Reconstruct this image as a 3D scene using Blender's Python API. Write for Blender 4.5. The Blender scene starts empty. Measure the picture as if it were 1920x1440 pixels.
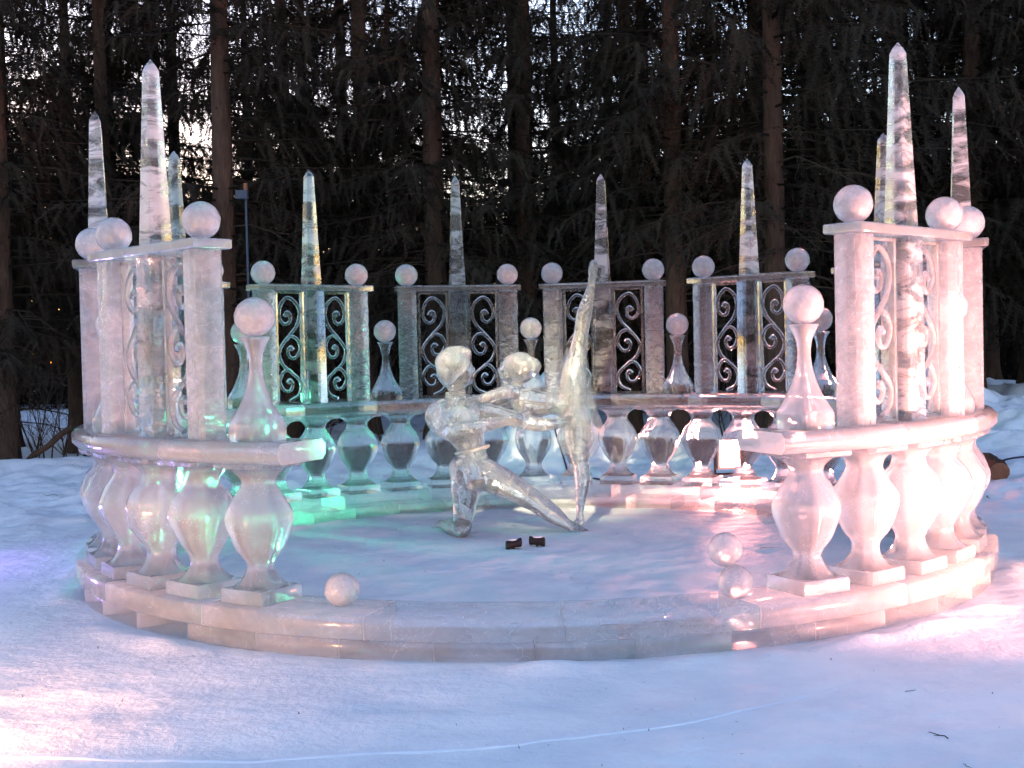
import bpy, bmesh, math, random
import numpy as np
from mathutils import Vector, Matrix

# ------------------------------------------------------------------ camera
F, ROLL, PITCH, YAW = 2361.9, 0.0227, -0.0272, -0.0080
CAM = np.array([-0.0654, -9.2622, 1.5268])
OFF = 0.603            # degrees, the ring's axis of symmetry

def ray(u, v):
    """direction through a point of the photograph (1920 x 1440)"""
    u -= 960; v -= 720
    c, s = math.cos(-ROLL), math.sin(-ROLL); u, v = c*u + s*v, -s*u + c*v
    x, y, z = u/F, 1.0, -v/F
    c, s = math.cos(-PITCH), math.sin(-PITCH); y, z = c*y + s*z, -s*y + c*z
    c, s = math.cos(-YAW), math.sin(-YAW); x, y = c*x - s*y, s*x + c*y
    return np.array([x, y, z])
def at(u, v, Y):       # point of the place at depth Y behind the ring's centre
    r = ray(u, v); return CAM + r*(Y - CAM[1])/r[1]
def atz(u, v, z=0.0):  # point of the place at height z
    r = ray(u, v); return CAM + r*(z - CAM[2])/r[2]

sc = bpy.context.scene
COL = sc.collection
cam_d = bpy.data.cameras.new('camera'); cam = bpy.data.objects.new('camera', cam_d); COL.objects.link(cam)
fw = Vector(ray(960, 720)).normalized(); rt = Vector(ray(1060, 720) - ray(960, 720)).normalized(); up = rt.cross(fw)
M = Matrix((rt, up, -fw)).transposed().to_4x4(); M.translation = Vector(CAM)
cam.matrix_world = M
cam_d.sensor_width = 36; cam_d.lens = F/1920*36; cam_d.clip_end = 3000; cam_d.clip_start = 0.05
sc.camera = cam

# ------------------------------------------------------------------ sky and sun
SUN_EL, SUN_AZ = math.radians(3.2), math.radians(-20)     # low behind the trees on the left
w = bpy.data.worlds.new('World'); sc.world = w; w.use_nodes = True
nt = w.node_tree; nt.nodes.clear()
sky = nt.nodes.new('ShaderNodeTexSky'); sky.sky_type = 'NISHITA'; sky.sun_disc = False
sky.sun_elevation = SUN_EL; sky.sun_rotation = SUN_AZ
sky.air_density = 1.0; sky.dust_density = 0.15; sky.ozone_density = 1.9
bg = nt.nodes.new('ShaderNodeBackground'); bg.inputs[1].default_value = 0.15
out = nt.nodes.new('ShaderNodeOutputWorld')
tint = nt.nodes.new('ShaderNodeMix'); tint.data_type = 'RGBA'; tint.blend_type = 'MULTIPLY'; tint.inputs[0].default_value = 1.0
tint.inputs[7].default_value = (1.22, 0.98, 1.10, 1)       # the camera's cool lavender white balance
nt.links.new(sky.outputs[0], tint.inputs[6]); nt.links.new(tint.outputs[2], bg.inputs[0]); nt.links.new(bg.outputs[0], out.inputs[0])

sun_d = bpy.data.lights.new('sun', 'SUN'); sun_d.energy = 0.02; sun_d.angle = math.radians(10); sun_d.color = (1, 0.62, 0.40)
sun = bpy.data.objects.new('sun', sun_d); COL.objects.link(sun)
sd = Vector((math.sin(SUN_AZ)*math.cos(SUN_EL), math.cos(SUN_AZ)*math.cos(SUN_EL), math.sin(SUN_EL)))
sun.rotation_euler = (-sd).to_track_quat('-Z', 'Y').to_euler()

sc.view_settings.view_transform = 'Standard'; sc.view_settings.look = 'None'
sc.view_settings.exposure = 2.7; sc.view_settings.gamma = 1.0; sc.view_settings.use_curve_mapping = False
cy = sc.cycles
cy.use_denoising = True
try: cy.denoiser = 'OPENIMAGEDENOISE'; cy.denoising_input_passes = 'RGB_ALBEDO_NORMAL'
except Exception: pass
cy.max_bounces = 14; cy.transmission_bounces = 12; cy.transparent_max_bounces = 28
cy.diffuse_bounces = 2; cy.glossy_bounces = 6
cy.caustics_reflective = False; cy.caustics_refractive = False
cy.sample_clamp_indirect = 4.0; cy.blur_glossy = 0.5
cy.use_adaptive_sampling = True; cy.adaptive_threshold = 0.035; cy.adaptive_min_samples = 16

# ------------------------------------------------------------------ lamps (colour, watts, place, aim)
def flood(name, loc, aim, col, watts, size=0.3, spread=150):
    d = bpy.data.lights.new(name, 'AREA'); d.shape = 'SQUARE'; d.size = size; d.energy = watts; d.color = col
    d.spread = math.radians(spread)
    o = bpy.data.objects.new(name, d); COL.objects.link(o); o.location = loc
    o.rotation_euler = (Vector(aim) - Vector(loc)).to_track_quat('-Z', 'Y').to_euler()
    return o
flood('warm_flood_light', (-2.85, -4.80, 0.17), (-1.7, -2.0, 0.75), (1.0, 0.44, 0.20), 12, 0.25, 130)
flood('pink_flood_light', (3.9, -3.9, 0.14), (2.0, -1.9, 1.25), (1.0, 0.38, 0.30), 50, 0.3, 78)
flood('rose_flood_light', (4.05, -0.9, 0.14), (2.6, -1.9, 0.6), (1.0, 0.38, 0.22), 6, 0.25, 130)
flood('violet_flood_light', (-5.1, 0.1, 0.35), (-3.2, -0.3, 0.2), (0.42, 0.25, 1.0), 4)
flood('stage_spot_light', (-1.6, -8.3, 4.6), (0.0, 1.2, 1.35), (1.0, 0.84, 0.50), 6, 0.25, 13)

# ------------------------------------------------------------------ helpers
def link(o, parent=None):
    COL.objects.link(o)
    if parent is not None: o.parent = parent
    return o
def tag(o, label=None, cat=None, group=None, kind=None):
    if label: o['label'] = label
    if cat: o['category'] = cat
    if group: o['group'] = group
    if kind: o['kind'] = kind
    return o
def empty(name, loc=(0, 0, 0), rz=0.0):
    o = bpy.data.objects.new(name, None); o.empty_display_size = 0.1
    o.location = loc; o.rotation_euler = (0, 0, rz); COL.objects.link(o); return o
def mesh_from(name, verts, faces, mats=(), smooth=None, fmat=None):
    m = bpy.data.meshes.new(name)
    m.from_pydata([tuple(map(float, v)) for v in verts], [], [tuple(int(i) for i in f) for f in faces])
    for x in mats: m.materials.append(x)
    if fmat is not None:
        m.polygons.foreach_set('material_index', np.array(fmat, dtype=np.int32))
    if smooth is not None:
        m.polygons.foreach_set('use_smooth', np.ones(len(m.polygons), dtype=bool))
        m.set_sharp_from_angle(angle=math.radians(smooth))
    m.update(); return m
def mesh_tris(name, V, T, mats=(), smooth=False):
    """fast triangle mesh from numpy arrays"""
    m = bpy.data.meshes.new(name)
    m.vertices.add(len(V)); m.vertices.foreach_set('co', np.asarray(V, dtype=np.float32).ravel())
    T = np.asarray(T, dtype=np.int32)
    m.loops.add(T.size); m.loops.foreach_set('vertex_index', T.ravel())
    m.polygons.add(len(T)); m.polygons.foreach_set('loop_start', np.arange(0, T.size, 3, dtype=np.int32))
    if smooth: m.polygons.foreach_set('use_smooth', np.ones(len(T), dtype=bool))
    for x in mats: m.materials.append(x)
    m.update(calc_edges=True); m.validate(); return m
def mobj(name, mesh, parent=None, loc=(0, 0, 0), color=None, rot=None):
    o = bpy.data.objects.new(name, mesh); o.location = loc
    if rot is not None: o.rotation_euler = rot
    if color is not None: o.color = color
    return link(o, parent)
class MB:
    def __init__(s): s.v = []; s.f = []
    def add(s, v, f):
        n = len(s.v); s.v += [tuple(x) for x in v]; s.f += [tuple(i + n for i in q) for q in f]
    def box(s, x0, x1, y0, y1, z0, z1):
        s.add([(x0,y0,z0),(x1,y0,z0),(x1,y1,z0),(x0,y1,z0),(x0,y0,z1),(x1,y0,z1),(x1,y1,z1),(x0,y1,z1)],
              [(0,3,2,1),(4,5,6,7),(0,1,5,4),(1,2,6,5),(2,3,7,6),(3,0,4,7)])
    def loft(s, rings):                       # rings: list of lists of points, closed, capped
        n = len(rings[0]); v = [p for r in rings for p in r]; f = []
        for k in range(len(rings) - 1):
            for i in range(n):
                j = (i + 1) % n; f.append((k*n+i, k*n+j, (k+1)*n+j, (k+1)*n+i))
        f.append(tuple(reversed(range(n)))); f.append(tuple(range((len(rings)-1)*n, len(rings)*n)))
        s.add(v, f)
    def tube(s, pts, rad, n=6):
        pts = [Vector(p) for p in pts]; rings = []; prev = None
        for i, p in enumerate(pts):
            t = (pts[min(i+1, len(pts)-1)] - pts[max(i-1, 0)]).normalized()
            if prev is None: a = t.orthogonal().normalized()
            else: a = (prev - t*prev.dot(t)).normalized()
            prev = a; b = t.cross(a); r = rad[i] if hasattr(rad, '__len__') else rad
            rings.append([p + a*(r*math.cos(2*math.pi*k/n)) + b*(r*math.sin(2*math.pi*k/n)) for k in range(n)])
        s.loft(rings)
    def mesh(s, name, mats=(), smooth=None): return mesh_from(name, s.v, s.f, mats, smooth)
def square_ring(half, z, ch=0.0, cx=0.0, cy_=0.0):   # square with chamfered corners
    h, c = half, min(ch, half*0.95)
    if c <= 0: P = [(-h,-h),(h,-h),(h,h),(-h,h)]
    else: P = [(-h+c,-h),(h-c,-h),(h,-h+c),(h,h-c),(h-c,h),(-h+c,h),(-h,h-c),(-h,-h+c)]
    return [(x+cx, y+cy_, z) for x, y in P]
def catmull(P, n):
    P = [np.array(p, dtype=float) for p in P]; P = [2*P[0]-P[1]] + P + [2*P[-1]-P[-2]]; o = []
    for i in range(1, len(P)-2):
        for k in range(n):
            t = k/n; a, b, c, d = P[i-1], P[i], P[i+1], P[i+2]
            o.append(0.5*((2*b) + (-a+c)*t + (2*a-5*b+4*c-d)*t*t + (-a+3*b-3*c+d)*t**3))
    o.append(P[-2]); return o
def vnoise(x, y, seed=0):
    """smooth value noise, numpy arrays"""
    xi = np.floor(x).astype(np.int64); yi = np.floor(y).astype(np.int64); fx = x-xi; fy = y-yi
    def h(a, b):
        n = (a*374761393 + b*668265263 + seed*1442695041) & 0x7fffffff
        n = ((n ^ (n >> 13))*1274126177) & 0x7fffffff
        return ((n ^ (n >> 16)) & 0xffff)/65535.0
    sx = fx*fx*(3-2*fx); sy = fy*fy*(3-2*fy)
    return (h(xi,yi)*(1-sx)+h(xi+1,yi)*sx)*(1-sy) + (h(xi,yi+1)*(1-sx)+h(xi+1,yi+1)*sx)*sy
def fbm(x, y, o=4, seed=0):
    s = 0; a = 0.5
    for k in range(o): s = s + a*vnoise(x*2**k + 17.3*k, y*2**k - 9.1*k, seed+k); a *= 0.5
    return s

# ------------------------------------------------------------------ materials
def new_mat(name):
    m = bpy.data.materials.new(name); m.use_nodes = True; nt = m.node_tree; nt.nodes.clear()
    o = nt.nodes.new('ShaderNodeOutputMaterial'); return m, nt, o
def N(nt, t, **kw):
    n = nt.nodes.new(t)
    for k, v in kw.items():
        if k.startswith('i'):
            n.inputs[int(k[1:])].default_value = v
        else: setattr(n, k, v)
    return n
def ramp(nt, src, p0, c0, p1, c1):
    r = N(nt, 'ShaderNodeMapRange'); r.inputs[1].default_value = p0; r.inputs[2].default_value = p1
    r.inputs[3].default_value = c0; r.inputs[4].default_value = c1; nt.links.new(src, r.inputs[0]); return r.outputs[0]
def math_n(nt, op, a, b=None):
    n = N(nt, 'ShaderNodeMath', operation=op)
    for i, x in enumerate((a, b)):
        if x is None: continue
        if isinstance(x, (int, float)): n.inputs[i].default_value = x
        else: nt.links.new(x, n.inputs[i])
    return n.outputs[0]

def ice_material(name, streak=(2.0, 2.0, 2.5), bump=0.12, bscale=9.0, rough=0.03, speck=0.0, add=0.0, streak_amt=0.10, transp=0.38, lo=0.42, hi=0.66):
    """Ice: clear refracting body, straight-through light, and frost (milky cracks and bubbles).
       Object colour red channel = milkiness of that block."""
    m, nt, o = new_mat(name); L = nt.links.new
    tc = N(nt, 'ShaderNodeTexCoord'); oi = N(nt, 'ShaderNodeObjectInfo')
    off = N(nt, 'ShaderNodeVectorMath', operation='SCALE'); L(oi.outputs['Random'], off.inputs['Scale']); off.inputs[0].default_value = (37, 53, 71)
    pos = N(nt, 'ShaderNodeVectorMath', operation='ADD'); L(tc.outputs['Object'], pos.inputs[0]); L(off.outputs[0], pos.inputs[1])
    mp = N(nt, 'ShaderNodeMapping'); mp.inputs['Scale'].default_value = streak; L(pos.outputs[0], mp.inputs[0])
    n1 = N(nt, 'ShaderNodeTexNoise'); n1.inputs['Scale'].default_value = 2.0; n1.inputs['Detail'].default_value = 8; n1.inputs['Roughness'].default_value = 0.62; n1.inputs['Distortion'].default_value = 0.7; L(mp.outputs[0], n1.inputs['Vector'])
    band = ramp(nt, n1.outputs[0], lo, 0.0, hi, 1.0)
    n2 = N(nt, 'ShaderNodeTexNoise'); n2.inputs['Scale'].default_value = 26; n2.inputs['Detail'].default_value = 4; L(pos.outputs[0], n2.inputs['Vector'])
    fine = ramp(nt, n2.outputs[0], 0.45, 0.0, 0.7, 1.0)
    sep = N(nt, 'ShaderNodeSeparateColor'); L(oi.outputs['Color'], sep.inputs[0])
    f = math_n(nt, 'ADD', math_n(nt, 'MULTIPLY', band, streak_amt), 1.0 - streak_amt)
    f = math_n(nt, 'MULTIPLY', f, math_n(nt, 'ADD', math_n(nt, 'MULTIPLY', fine, 0.06 + speck), 0.97 - speck*0.6))
    f = math_n(nt, 'MULTIPLY', f, sep.outputs[0])
    f = math_n(nt, 'ADD', f, add)
    vo = N(nt, 'ShaderNodeTexVoronoi', feature='DISTANCE_TO_EDGE'); vo.inputs['Scale'].default_value = 5.5
    wob = N(nt, 'ShaderNodeTexNoise'); wob.inputs['Scale'].default_value = 4.0; wob.inputs['Detail'].default_value = 4; L(pos.outputs[0], wob.inputs['Vector'])
    wv = N(nt, 'ShaderNodeVectorMath', operation='MULTIPLY_ADD'); L(wob.outputs['Color'], wv.inputs[0]); wv.inputs[1].default_value = (.35, .35, .35); L(pos.outputs[0], wv.inputs[2]); L(wv.outputs[0], vo.inputs['Vector'])
    crack = math_n(nt, 'MULTIPLY', ramp(nt, vo.outputs['Distance'], 0.0, 1.0, 0.014, 0.0), ramp(nt, wob.outputs[0], 0.52, 0.0, 0.62, 1.0))
    f = math_n(nt, 'ADD', f, math_n(nt, 'MULTIPLY', crack, 0.13))
    bub = N(nt, 'ShaderNodeTexVoronoi'); bub.inputs['Scale'].default_value = 85.0; L(pos.outputs[0], bub.inputs['Vector'])
    f = math_n(nt, 'ADD', f, math_n(nt, 'MULTIPLY', ramp(nt, bub.outputs['Distance'], 0.12, 0.35, 0.22, 0.0), ramp(nt, n1.outputs[0], 0.50, 0.0, 0.62, 1.0)))
    cl = N(nt, 'ShaderNodeClamp'); L(f, cl.inputs[0]); cl.inputs[2].default_value = 0.96
    b = N(nt, 'ShaderNodeTexNoise'); b.inputs['Scale'].default_value = bscale; b.inputs['Detail'].default_value = 3; L(pos.outputs[0], b.inputs['Vector'])
    bp = N(nt, 'ShaderNodeBump'); bp.inputs['Strength'].default_value = bump; bp.inputs['Distance'].default_value = 0.03; L(b.outputs[0], bp.inputs['Height'])
    g = N(nt, 'ShaderNodeBsdfGlass'); g.inputs['IOR'].default_value = 1.31; g.inputs['Roughness'].default_value = rough; g.inputs['Color'].default_value = (0.95, 0.98, 0.99, 1); L(bp.outputs[0], g.inputs['Normal'])
    t = N(nt, 'ShaderNodeBsdfTransparent'); t.inputs[0].default_value = (0.975, 0.988, 0.992, 1)
    mx1 = N(nt, 'ShaderNodeMixShader'); mx1.inputs[0].default_value = transp; L(g.outputs[0], mx1.inputs[1]); L(t.outputs[0], mx1.inputs[2])
    d = N(nt, 'ShaderNodeBsdfPrincipled'); d.inputs['Base Color'].default_value = (0.93, 0.95, 0.97, 1); d.inputs['Roughness'].default_value = 0.35
    d.inputs['Subsurface Weight'].default_value = 1.0; d.inputs['Subsurface Radius'].default_value = (1.0, 0.95, 0.9); d.inputs['Subsurface Scale'].default_value = 0.09
    tl = N(nt, 'ShaderNodeBsdfTranslucent'); tl.inputs[0].default_value = (0.86, 0.90, 0.93, 1)
    mx2 = N(nt, 'ShaderNodeMixShader'); mx2.inputs[0].default_value = 0.4; L(d.outputs[0], mx2.inputs[1]); L(tl.outputs[0], mx2.inputs[2])
    gl = N(nt, 'ShaderNodeBsdfGlossy'); gl.inputs['Roughness'].default_value = 0.07; L(bp.outputs[0], gl.inputs['Normal'])
    fr = N(nt, 'ShaderNodeFresnel'); fr.inputs[0].default_value = 1.31; L(bp.outputs[0], fr.inputs[1])
    mx3 = N(nt, 'ShaderNodeMixShader'); L(fr.outputs[0], mx3.inputs[0]); L(mx2.outputs[0], mx3.inputs[1]); L(gl.outputs[0], mx3.inputs[2])
    mx = N(nt, 'ShaderNodeMixShader'); L(cl.outputs[0], mx.inputs[0]); L(mx1.outputs[0], mx.inputs[1]); L(mx3.outputs[0], mx.inputs[2])
    L(mx.outputs[0], o.inputs[0]); return m
ICE = ice_material('ice', rough=0.05, bump=0.22, bscale=7)
ICE_BAND = ice_material('banded_ice', streak=(1.6, 1.6, 4.2), streak_amt=0.88, bump=0.12, lo=0.46, hi=0.56)
ICE_POST = ice_material('carved_ice', streak=(3, 3, 5), bump=0.9, bscale=24, streak_amt=0.35)
ICE_BALL = ice_material('crackled_ice', streak=(2, 2, 2), bump=0.5, bscale=38, rough=0.1, speck=0.22, add=0.08, streak_amt=0.03)
ICE_JOINT = ice_material('frosted_joint_ice', streak=(2, 2, 2), rough=0.2, add=0.26, transp=0.7)
ICE_RING = ice_material('plinth_ice', rough=0.05, bump=0.15, bscale=8, streak_amt=0.25, transp=0.90)
ICE_CLEAR = ice_material('clear_sculpted_ice', streak=(2, 2, 2), bump=0.22, bscale=11, streak_amt=0.5, transp=0.06, rough=0.015)

def simple_mat(name, col, rough=0.8, bump=None, var=0.0, vscale=4.0, metal=0.0, spec=0.5):
    m, nt, o = new_mat(name); L = nt.links.new
    p = N(nt, 'ShaderNodeBsdfPrincipled'); p.inputs['Roughness'].default_value = rough; p.inputs['Metallic'].default_value = metal; p.inputs['Specular IOR Level'].default_value = spec
    p.inputs['Base Color'].default_value = (*col, 1)
    tc = N(nt, 'ShaderNodeTexCoord')
    if var:
        n = N(nt, 'ShaderNodeTexNoise'); n.inputs['Scale'].default_value = vscale; n.inputs['Detail'].default_value = 4; L(tc.outputs['Object'], n.inputs['Vector'])
        mx = N(nt, 'ShaderNodeMix', data_type='RGBA'); mx.inputs[6].default_value = (*[c*(1-var) for c in col], 1); mx.inputs[7].default_value = (*[min(1, c*(1+var)) for c in col], 1)
        L(n.outputs[0], mx.inputs[0]); L(mx.outputs[2], p.inputs['Base Color'])
    if bump:
        n = N(nt, 'ShaderNodeTexNoise'); n.inputs['Scale'].default_value = bump[0]; n.inputs['Detail'].default_value = 6; L(tc.outputs['Object'], n.inputs['Vector'])
        b = N(nt, 'ShaderNodeBump'); b.inputs['Strength'].default_value = bump[1]; b.inputs['Distance'].default_value = bump[2]; L(n.outputs[0], b.inputs['Height']); L(b.outputs[0], p.inputs['Normal'])
    L(p.outputs[0], o.inputs[0]); return m
def bark_mat():
    m, nt, o = new_mat('spruce_bark'); L = nt.links.new
    tc = N(nt, 'ShaderNodeTexCoord'); mp = N(nt, 'ShaderNodeMapping'); mp.inputs['Scale'].default_value = (1, 1, 0.35); L(tc.outputs['Object'], mp.inputs[0])
    v = N(nt, 'ShaderNodeTexVoronoi'); v.inputs['Scale'].default_value = 22; L(mp.outputs[0], v.inputs['Vector'])
    n = N(nt, 'ShaderNodeTexNoise'); n.inputs['Scale'].default_value = 9; n.inputs['Detail'].default_value = 6; L(mp.outputs[0], n.inputs['Vector'])
    c = N(nt, 'ShaderNodeMix', data_type='RGBA'); c.inputs[6].default_value = (0.025, 0.016, 0.012, 1); c.inputs[7].default_value = (0.13, 0.078, 0.055, 1); L(n.outputs[0], c.inputs[0])
    h = math_n(nt, 'ADD', v.outputs[0], n.outputs[0])
    b = N(nt, 'ShaderNodeBump'); b.inputs['Strength'].default_value = 0.8; b.inputs['Distance'].default_value = 0.03; L(h, b.inputs['Height'])
    p = N(nt, 'ShaderNodeBsdfPrincipled'); p.inputs['Roughness'].default_value = 0.9; p.inputs['Specular IOR Level'].default_value = 0.1; L(c.outputs[2], p.inputs['Base Color']); L(b.outputs[0], p.inputs['Normal'])
    L(p.outputs[0], o.inputs[0]); return m
BARK = bark_mat()
NEEDLE = simple_mat('spruce_needles', (0.034, 0.027, 0.020), 0.8, var=0.45, vscale=1.3, spec=0.04)
TWIG = simple_mat('dry_twig', (0.055, 0.04, 0.03), 0.9, var=0.3, spec=0.1)
BLACK = simple_mat('black_plastic', (0.012, 0.012, 0.014), 0.6, spec=0.2)
METAL = simple_mat('grey_painted_metal', (0.22, 0.20, 0.19), 0.45, var=0.2)
POLE = simple_mat('blue_grey_pole_paint', (0.03, 0.05, 0.08), 0.6, var=0.2)
ROPE = simple_mat('pale_cord', (0.73, 0.79, 0.87), 0.9, bump=(180, 0.5, 0.004))
WOOD = simple_mat('sawn_wood', (0.22, 0.09, 0.045), 0.8, bump=(30, 0.5, 0.02), var=0.5, vscale=14)
CABLE = simple_mat('blue_cable', (0.015, 0.02, 0.06), 0.5)

def snow_mat():
    m, nt, o = new_mat('snow'); L = nt.links.new
    tc = N(nt, 'ShaderNodeTexCoord')
    n = N(nt, 'ShaderNodeTexNoise'); n.inputs['Scale'].default_value = 1.6; n.inputs['Detail'].default_value = 8; n.inputs['Roughness'].default_value = 0.6; L(tc.outputs['Object'], n.inputs['Vector'])
    c = N(nt, 'ShaderNodeMix', data_type='RGBA'); c.inputs[6].default_value = (0.70, 0.74, 0.79, 1); c.inputs[7].default_value = (0.84, 0.86, 0.88, 1)
    L(ramp(nt, n.outputs[0], 0.35, 0, 0.6, 1), c.inputs[0])
    # bits of bark and needle dust trodden into the snow
    s = N(nt, 'ShaderNodeTexNoise'); s.inputs['Scale'].default_value = 42; s.inputs['Detail'].default_value = 3; L(tc.outputs['Object'], s.inputs['Vector'])
    s2 = N(nt, 'ShaderNodeTexNoise'); s2.inputs['Scale'].default_value = 0.9; L(tc.outputs['Object'], s2.inputs['Vector'])
    fac = math_n(nt, 'MULTIPLY', ramp(nt, s.outputs[0], 0.69, 0, 0.74, 0.6), ramp(nt, s2.outputs[0], 0.42, 0.05, 0.65, 1))
    c2 = N(nt, 'ShaderNodeMix', data_type='RGBA'); L(fac, c2.inputs[0]); L(c.outputs[2], c2.inputs[6]); c2.inputs[7].default_value = (0.22, 0.19, 0.18, 1)
    b1 = N(nt, 'ShaderNodeTexNoise'); b1.inputs['Scale'].default_value = 7; b1.inputs['Detail'].default_value = 8; b1.inputs['Roughness'].default_value = 0.65; L(tc.outputs['Object'], b1.inputs['Vector'])
    bp = N(nt, 'ShaderNodeBump'); bp.inputs['Strength'].default_value = 0.5; bp.inputs['Distance'].default_value = 0.05; L(b1.outputs[0], bp.inputs['Height'])
    p = N(nt, 'ShaderNodeBsdfPrincipled'); L(c2.outputs[2], p.inputs['Base Color']); p.inputs['Roughness'].default_value = 0.55
    p.inputs['Specular IOR Level'].default_value = 0.25; L(bp.outputs[0], p.inputs['Normal'])
    L(p.outputs[0], o.inputs[0]); return m
SNOW = snow_mat()

# ------------------------------------------------------------------ ground
def ss(a, b, x): t = np.clip((x-a)/(b-a), 0, 1); return t*t*(3-2*t)
def ground_z(x, y):
    x = np.asarray(x, float); y = np.asarray(y, float); R = np.hypot(x, y)
    z = 0.05*(fbm(x*0.5, y*0.5, 3, 3)-0.45) + 0.022*(fbm(x*2.2, y*2.2, 4, 5)-0.45) + 0.016*(fbm(x*6.0, y*9.0, 3, 15)-0.45) + 0.04*ss(-2.5, -4.0, y)*(fbm(x*1.9, y*3.2, 4, 41)-0.45)
    z = z*ss(3.25, 4.2, R) + (0.030*(fbm(x*2.6, y*2.6, 4, 9)-0.45) + 0.022*(fbm(x*7.5, y*7.5, 3, 19)-0.45))*(1-ss(2.6, 2.75, R))
    side = ss(-5.2, -2.8, x)                                        # no bank on the far left
    lump = fbm(x*0.9, y*0.9, 4, 11)
    bank = ss(4.4, 6.6, y)*side*(0.02 + 0.42*lump) + ss(3.6, 5.6, x)*ss(1.5, 5.0, y)*(0.10 + 0.72*lump)
    rough = ss(3.6, 5.5, R)*ss(-1, 3, y)*0.17*(fbm(x*3.0, y*3.0, 4, 21)-0.45)
    z = z + np.minimum(bank, 1.0) + rough
    z = z + 1.0*np.exp(-((x-0.35)**2/0.22 + (y-6.9)**2/0.35))       # snowed-over stump
    z = z + (1-side)*(0.12*np.exp(-(y-8.3)**2/0.5) - 0.25*ss(8.6, 10.5, y))
    z = z + 0.045*np.exp(-((R-3.30)/0.10)**2)*np.maximum(0, fbm(x*3.0, y*3.0, 4, 31)-0.28)*2.2 + 0.05*np.exp(-((R-2.70)/0.08)**2)*np.maximum(0, fbm(x*3.4, y*3.4, 3, 33)-0.3)*2    # scraped snow along the foot of the ring
    far = ss(14, 30, R); z = z*(1-far) - 0.1*far
    return z
def axis(lo, hi, step, out):
    a = list(np.arange(lo, hi+1e-6, step)); s = step
    while a[-1] < out: s *= 1.22; a.append(a[-1]+s)
    s = step
    while a[0] > -out: s *= 1.22; a.insert(0, a[0]-s)
    return np.array(a)
gx = axis(-7.5, 7.5, 0.05, 700); gy = axis(-6.0, 9.5, 0.05, 700)
GX, GY = np.meshgrid(gx, gy); GZ = ground_z(GX, GY)
nx, ny = len(gx), len(gy)
idx = np.arange(nx*ny).reshape(ny, nx)
a, b, c, d = idx[:-1,:-1].ravel(), idx[:-1,1:].ravel(), idx[1:,1:].ravel(), idx[1:,:-1].ravel()
T = np.concatenate([np.stack([a,b,c],1), np.stack([a,c,d],1)])
gm = mesh_tris('snow_ground', np.stack([GX.ravel(), GY.ravel(), GZ.ravel()], 1), T, [SNOW], True)
tag(mobj('snow_ground', gm), 'packed blue-grey snow covering the whole clearing', kind='structure')
def gz(x, y): return float(ground_z(x, y))

# ------------------------------------------------------------------ the ice ring
def pol(R, deg): a = math.radians(deg + OFF); return R*math.sin(a), R*math.cos(a)
def arc_slab(R0, R1, z0, z1, a0, a1, ch, n, mat=None):
    """bevelled slab bent along the ring, joint faces in slot 1"""
    prof = [(R0+ch,z0),(R1-ch,z0),(R1,z0+ch),(R1,z1-ch),(R1-ch,z1),(R0+ch,z1),(R0,z1-ch),(R0,z0+ch)]
    rings = []
    for k in range(n+1):
        a = math.radians(a0 + (a1-a0)*k/n); s, c = math.sin(a), math.cos(a)
        rings.append([(r*s, r*c, z) for r, z in prof])
    mb = MB(); mb.loft(rings)
    fm = [0]*(len(mb.f)-2) + [1, 1]
    me = mesh_from('slab', mb.v, mb.f, [mat or ICE, ICE_JOINT], 50, fm)
    bm = bmesh.new(); bm.from_mesh(me); bmesh.ops.recalc_face_normals(bm, faces=bm.faces); bm.to_mesh(me); bm.free()
    return me
rnd = random.Random(4)
def milk(v, j=0.12): q = max(0, v + rnd.uniform(-j, j)); return (q, q, q, 1)
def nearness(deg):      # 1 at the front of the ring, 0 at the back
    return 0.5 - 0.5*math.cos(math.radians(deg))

root = empty('ice_base_ring', (0, 0, 0), -math.radians(OFF))
tag(root, 'low circular ice plinth of two courses lying on the snow', 'ice plinth')
nb = 40
blk = arc_slab(2.80, 3.17, 0.003, 0.100, -4.46, 4.46, 0.006, 3, ICE_RING)
for k in range(nb):
    dg = -180 + 360/nb*(k+0.5)
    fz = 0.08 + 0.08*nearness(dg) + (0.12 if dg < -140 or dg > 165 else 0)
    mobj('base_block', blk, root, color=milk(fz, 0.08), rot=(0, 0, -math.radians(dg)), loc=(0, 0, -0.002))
ns = 20
slab = arc_slab(2.76, 3.20, 0.103, 0.222, -8.95, 8.95, 0.012, 8, ICE_RING)
for k in range(ns):
    dg = -180 + 360/ns*(k+0.35)
    front = abs(dg) > 158
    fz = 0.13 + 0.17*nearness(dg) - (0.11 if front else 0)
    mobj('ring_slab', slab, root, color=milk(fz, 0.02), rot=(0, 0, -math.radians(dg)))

END = 156.5
root = empty('ice_handrail', (0, 0, 0), -math.radians(OFF))
tag(root, 'curved ice handrail resting on the balusters, open at the front', 'handrail')
nr = 20; stp = 2*END/nr
rail = arc_slab(2.76, 3.20, 0.966, 1.076, -stp/2+0.03, stp/2-0.03, 0.030, 8)
for k in range(nr):
    dg = -END + stp*(k+0.5)
    mobj('rail_segment', rail, root, color=milk(0.10 + 0.17*nearness(dg), 0.03), rot=(0, 0, -math.radians(dg)))

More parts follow.
